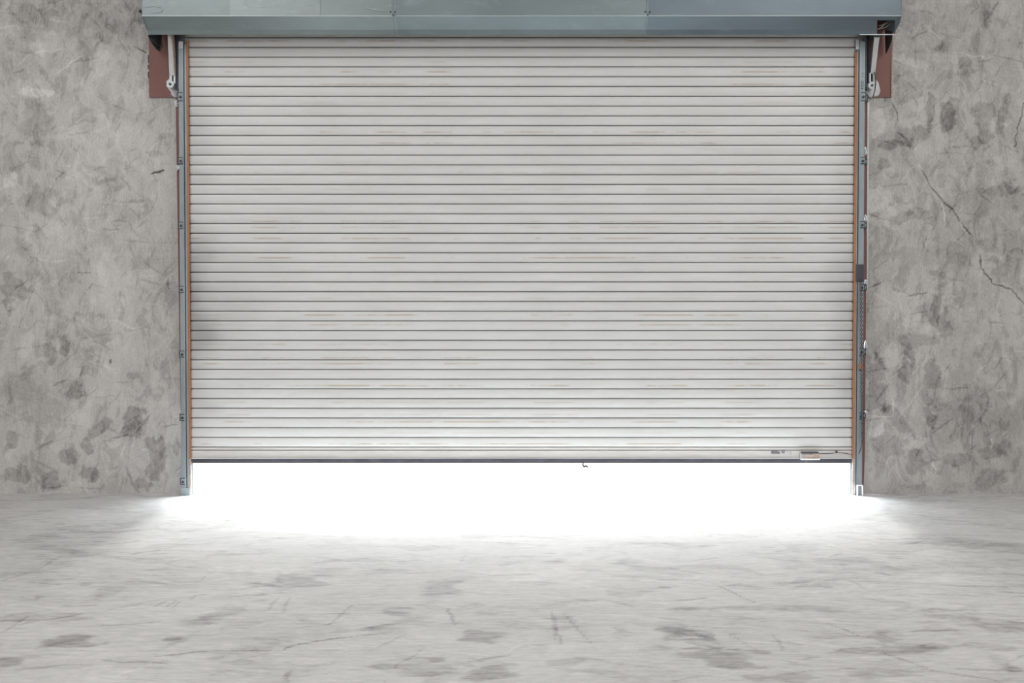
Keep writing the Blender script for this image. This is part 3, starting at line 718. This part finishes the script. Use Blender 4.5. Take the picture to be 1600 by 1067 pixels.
# dark curved end gussets hanging below each end of the hood
for side in (-1, 1):
    lab = 'left' if side < 0 else 'right'
    if side < 0: pts = [(230.5, 55, -.20), (252, 50, -.05), (253, 72, -.04), (249.5, 80.5, -.04), (244, 77, -.06), (237, 68, -.12)]
    else: pts = [(1383, 40, -.05), (1396, 36, -.20), (1394, 62, -.16), (1389, 76, -.09), (1384.5, 84, -.05)]
    P = [at(*p) for p in pts]
    g = MB().prism(P, (0, .012, 0), .001); o = g.build('gusset_plate', M['dark'] if side < 0 else M['dark'])
    tag(o, 'dark triangular gusset plate poking out below the %s end of the hood' % lab, 'gusset', 'hood gusset plates')
# wiring seen through the cut-out in the hood
wr = MB()
for (a, b_, c) in (((1371, 46), (1380, 40), (1388, 31)), ((1373, 40), (1382, 37), (1391, 30)), ((1376, 44), (1385, 42), (1393, 33))):
    A, B, C_ = at(*a, -.16), at(*b_, -.18), at(*c, -.16)
    wr.tube([A, (A + B) / 2 + Vector((0, 0, -.004)), B, (B + C_) / 2 + Vector((.004, 0, -.004)), C_], .004, 6)
tag(wr.build('cable_bundle', M['rope'], None, True), 'thin cables visible inside the square cut-out of the hood', 'cable')

# ------------------------------------------------------------------ chain, cord, cable
ch = MB()
def torus_link(bm_, c, t, nrm, L=.011, W=.0085, r=.0025):
    t = t.normalized(); nrm = (nrm - t * nrm.dot(t)).normalized(); pts = []
    for k in range(11):
        a = 2 * math.pi * k / 10; pts.append(c + t * math.cos(a) * L + nrm * math.sin(a) * W)
    bm_.tube(pts, r, 5)
path = [at(1345.5, 436, YG - .028), at(1346, 500, YG - .028), at(1346.5, 560, YG - .028), at(1346.6, 620, YG - .028), at(1346.8, 672, YG - .028), at(1347.3, 688, YG - .028)]
cum = [0]
for i in range(len(path) - 1): cum.append(cum[-1] + (path[i + 1] - path[i]).length)
s_ = 0; k = 0
while s_ < cum[-1]:
    i = max(j for j in range(len(path) - 1) if cum[j] <= s_); u = (s_ - cum[i]) / (cum[i + 1] - cum[i])
    torus_link(ch, path[i].lerp(path[i + 1], u), path[i + 1] - path[i], Vector((1, 0, 0)) if k % 2 else Vector((.3, 1, 0)))
    s_ += .017; k += 1
cr = empty('pull_chain', path[0], 'dark link chain hanging down the lower right guide rail', 'chain')
ch.build('chain_links', M['dark'], cr)
tl = [at(x, y, YG - .028) for x, y in ((1347.3, 688), (1346.5, 696), (1344.5, 703), (1341.5, 709))]
MB().tube(tl, .0035, 6).build('tail_cord', M['dark'], cr, True)
A = at(1341.8, 576, YG - .012); B = at(1344.2, 567.5, YG - .012)
MB().box(A.x, B.x, YG - .034, YG - .015, A.z, B.z, .001).box(B.x - .004, B.x + .012, YG - .030, YG - .018, A.z + .01, A.z + .016).build('tag', M['orange'], cr)['label'] = 'small orange tag'
A = at(1342.8, 579, YG - .012)
MB().box(A.x, A.x + .01, YG - .034, YG - .015, A.z - .004, A.z + .012, .002).build('tag_clip', M['bluish'], cr)

# twisted rope beside the right plate
rp = MB(); n = 90
for ph in (0, math.pi):
    pts = []
    for i in range(n + 1):
        y = 30 + (152 - 30) * i / n; p = at(1395.5 - 2.3 * i / n, y, -.02)
        a = i * 0.9 + ph; pts.append(p + Vector((math.cos(a) * .0038, math.sin(a) * .0038, 0)))
    rp.tube(pts, .0036, 5)
tag(rp.build('twisted_rope', M['rope'], None, True), 'thin tan twisted rope hanging along the outer edge of the right brown plate', 'rope')
# black cable looping down by the right bracket
cb = [at(x, y, -.12) for x, y in ((1365.5, 112), (1368, 120), (1368.4, 130), (1367.2, 140), (1365, 149), (1363.8, 152))]
tag(MB().tube(cb, .0042, 8).build('black_cable', M['black'], None, True), 'short black cable curving down beside the right hood bracket', 'cable')

# white plaster smears where the brackets and clips meet the wall
def smear(pts, label, y=-.0135, d=.012, name='plaster_smear'):
    P = [at(px_, py_, y) for px_, py_ in pts]; c = sum(P, Vector()) / len(P); Q = []
    n = len(P)
    for i in range(n):
        a, b_ = P[i], P[(i + 1) % n]; m_ = (a + b_) / 2
        Q.append(a.lerp(c, .06)); Q.append(m_ + (m_ - c) * (.05 + .05 * rnd.random()) + Vector((rnd.uniform(-.004, .004), 0, rnd.uniform(-.004, .004))))
    b = bmesh.new()
    back = [b.verts.new(q) for q in Q]; fr = [b.verts.new(q.lerp(c, .12) + Vector((0, -d, 0))) for q in Q]; ce = b.verts.new(c + Vector((0, -d * 1.25, 0)))
    N = len(Q)
    for i in range(N):
        b.faces.new((back[i], back[(i + 1) % N], fr[(i + 1) % N], fr[i])); b.faces.new((fr[i], fr[(i + 1) % N], ce))
    b.faces.new(back[::-1]); bmesh.ops.recalc_face_normals(b, faces=b.faces)
    me = bpy.data.meshes.new(name); b.to_mesh(me); b.free(); o = link(name, me, M['plaster'], None, True)
    tag(o, label, 'plaster', 'white plaster smears')
smear([(262, 124), (266, 123), (270, 128), (279, 130), (279, 146), (275, 154), (268, 150), (267, 144), (261, 137), (259.5, 130)], 'lumpy white plaster smear under the left hood bracket')
smear([(1352, 125), (1358, 128), (1370, 124), (1375, 135), (1375, 148), (1368, 152), (1354, 152), (1351, 140)], 'white plaster smear under the right hood bracket')
smear([(273.5, 157), (278.5, 156), (278, 165), (274.5, 168), (273, 162)], 'small white plaster dab below the top clip of the left rail')
smear([(275.5, 258), (279.5, 258), (279, 265), (276, 268)], 'small white plaster dab below the second clip of the left rail')
for (ya, yb, w_) in ((229, 243, 'second'), (335, 347, 'third'), (436, 444, 'fourth'), (531, 545, 'fifth'), (641, 647, 'sixth')):
    smear([(1350, yb), (1350.5, ya + 3), (1352.5, ya), (1355, yb - 5), (1356, yb)], 'white plaster dab above the %s clip of the right rail' % w_)
# black bolt poking from the wall beside the hood end
p = at(219.5, 17.5, 0); q = MB().tube([(p.x, 0, p.z), (p.x + .02, -.05, p.z - .01)], [.014, .010], 8)
tag(q.build('wall_bolt', M['dark']), 'small dark bolt poking out of the wall beside the left hood end', 'bolt')
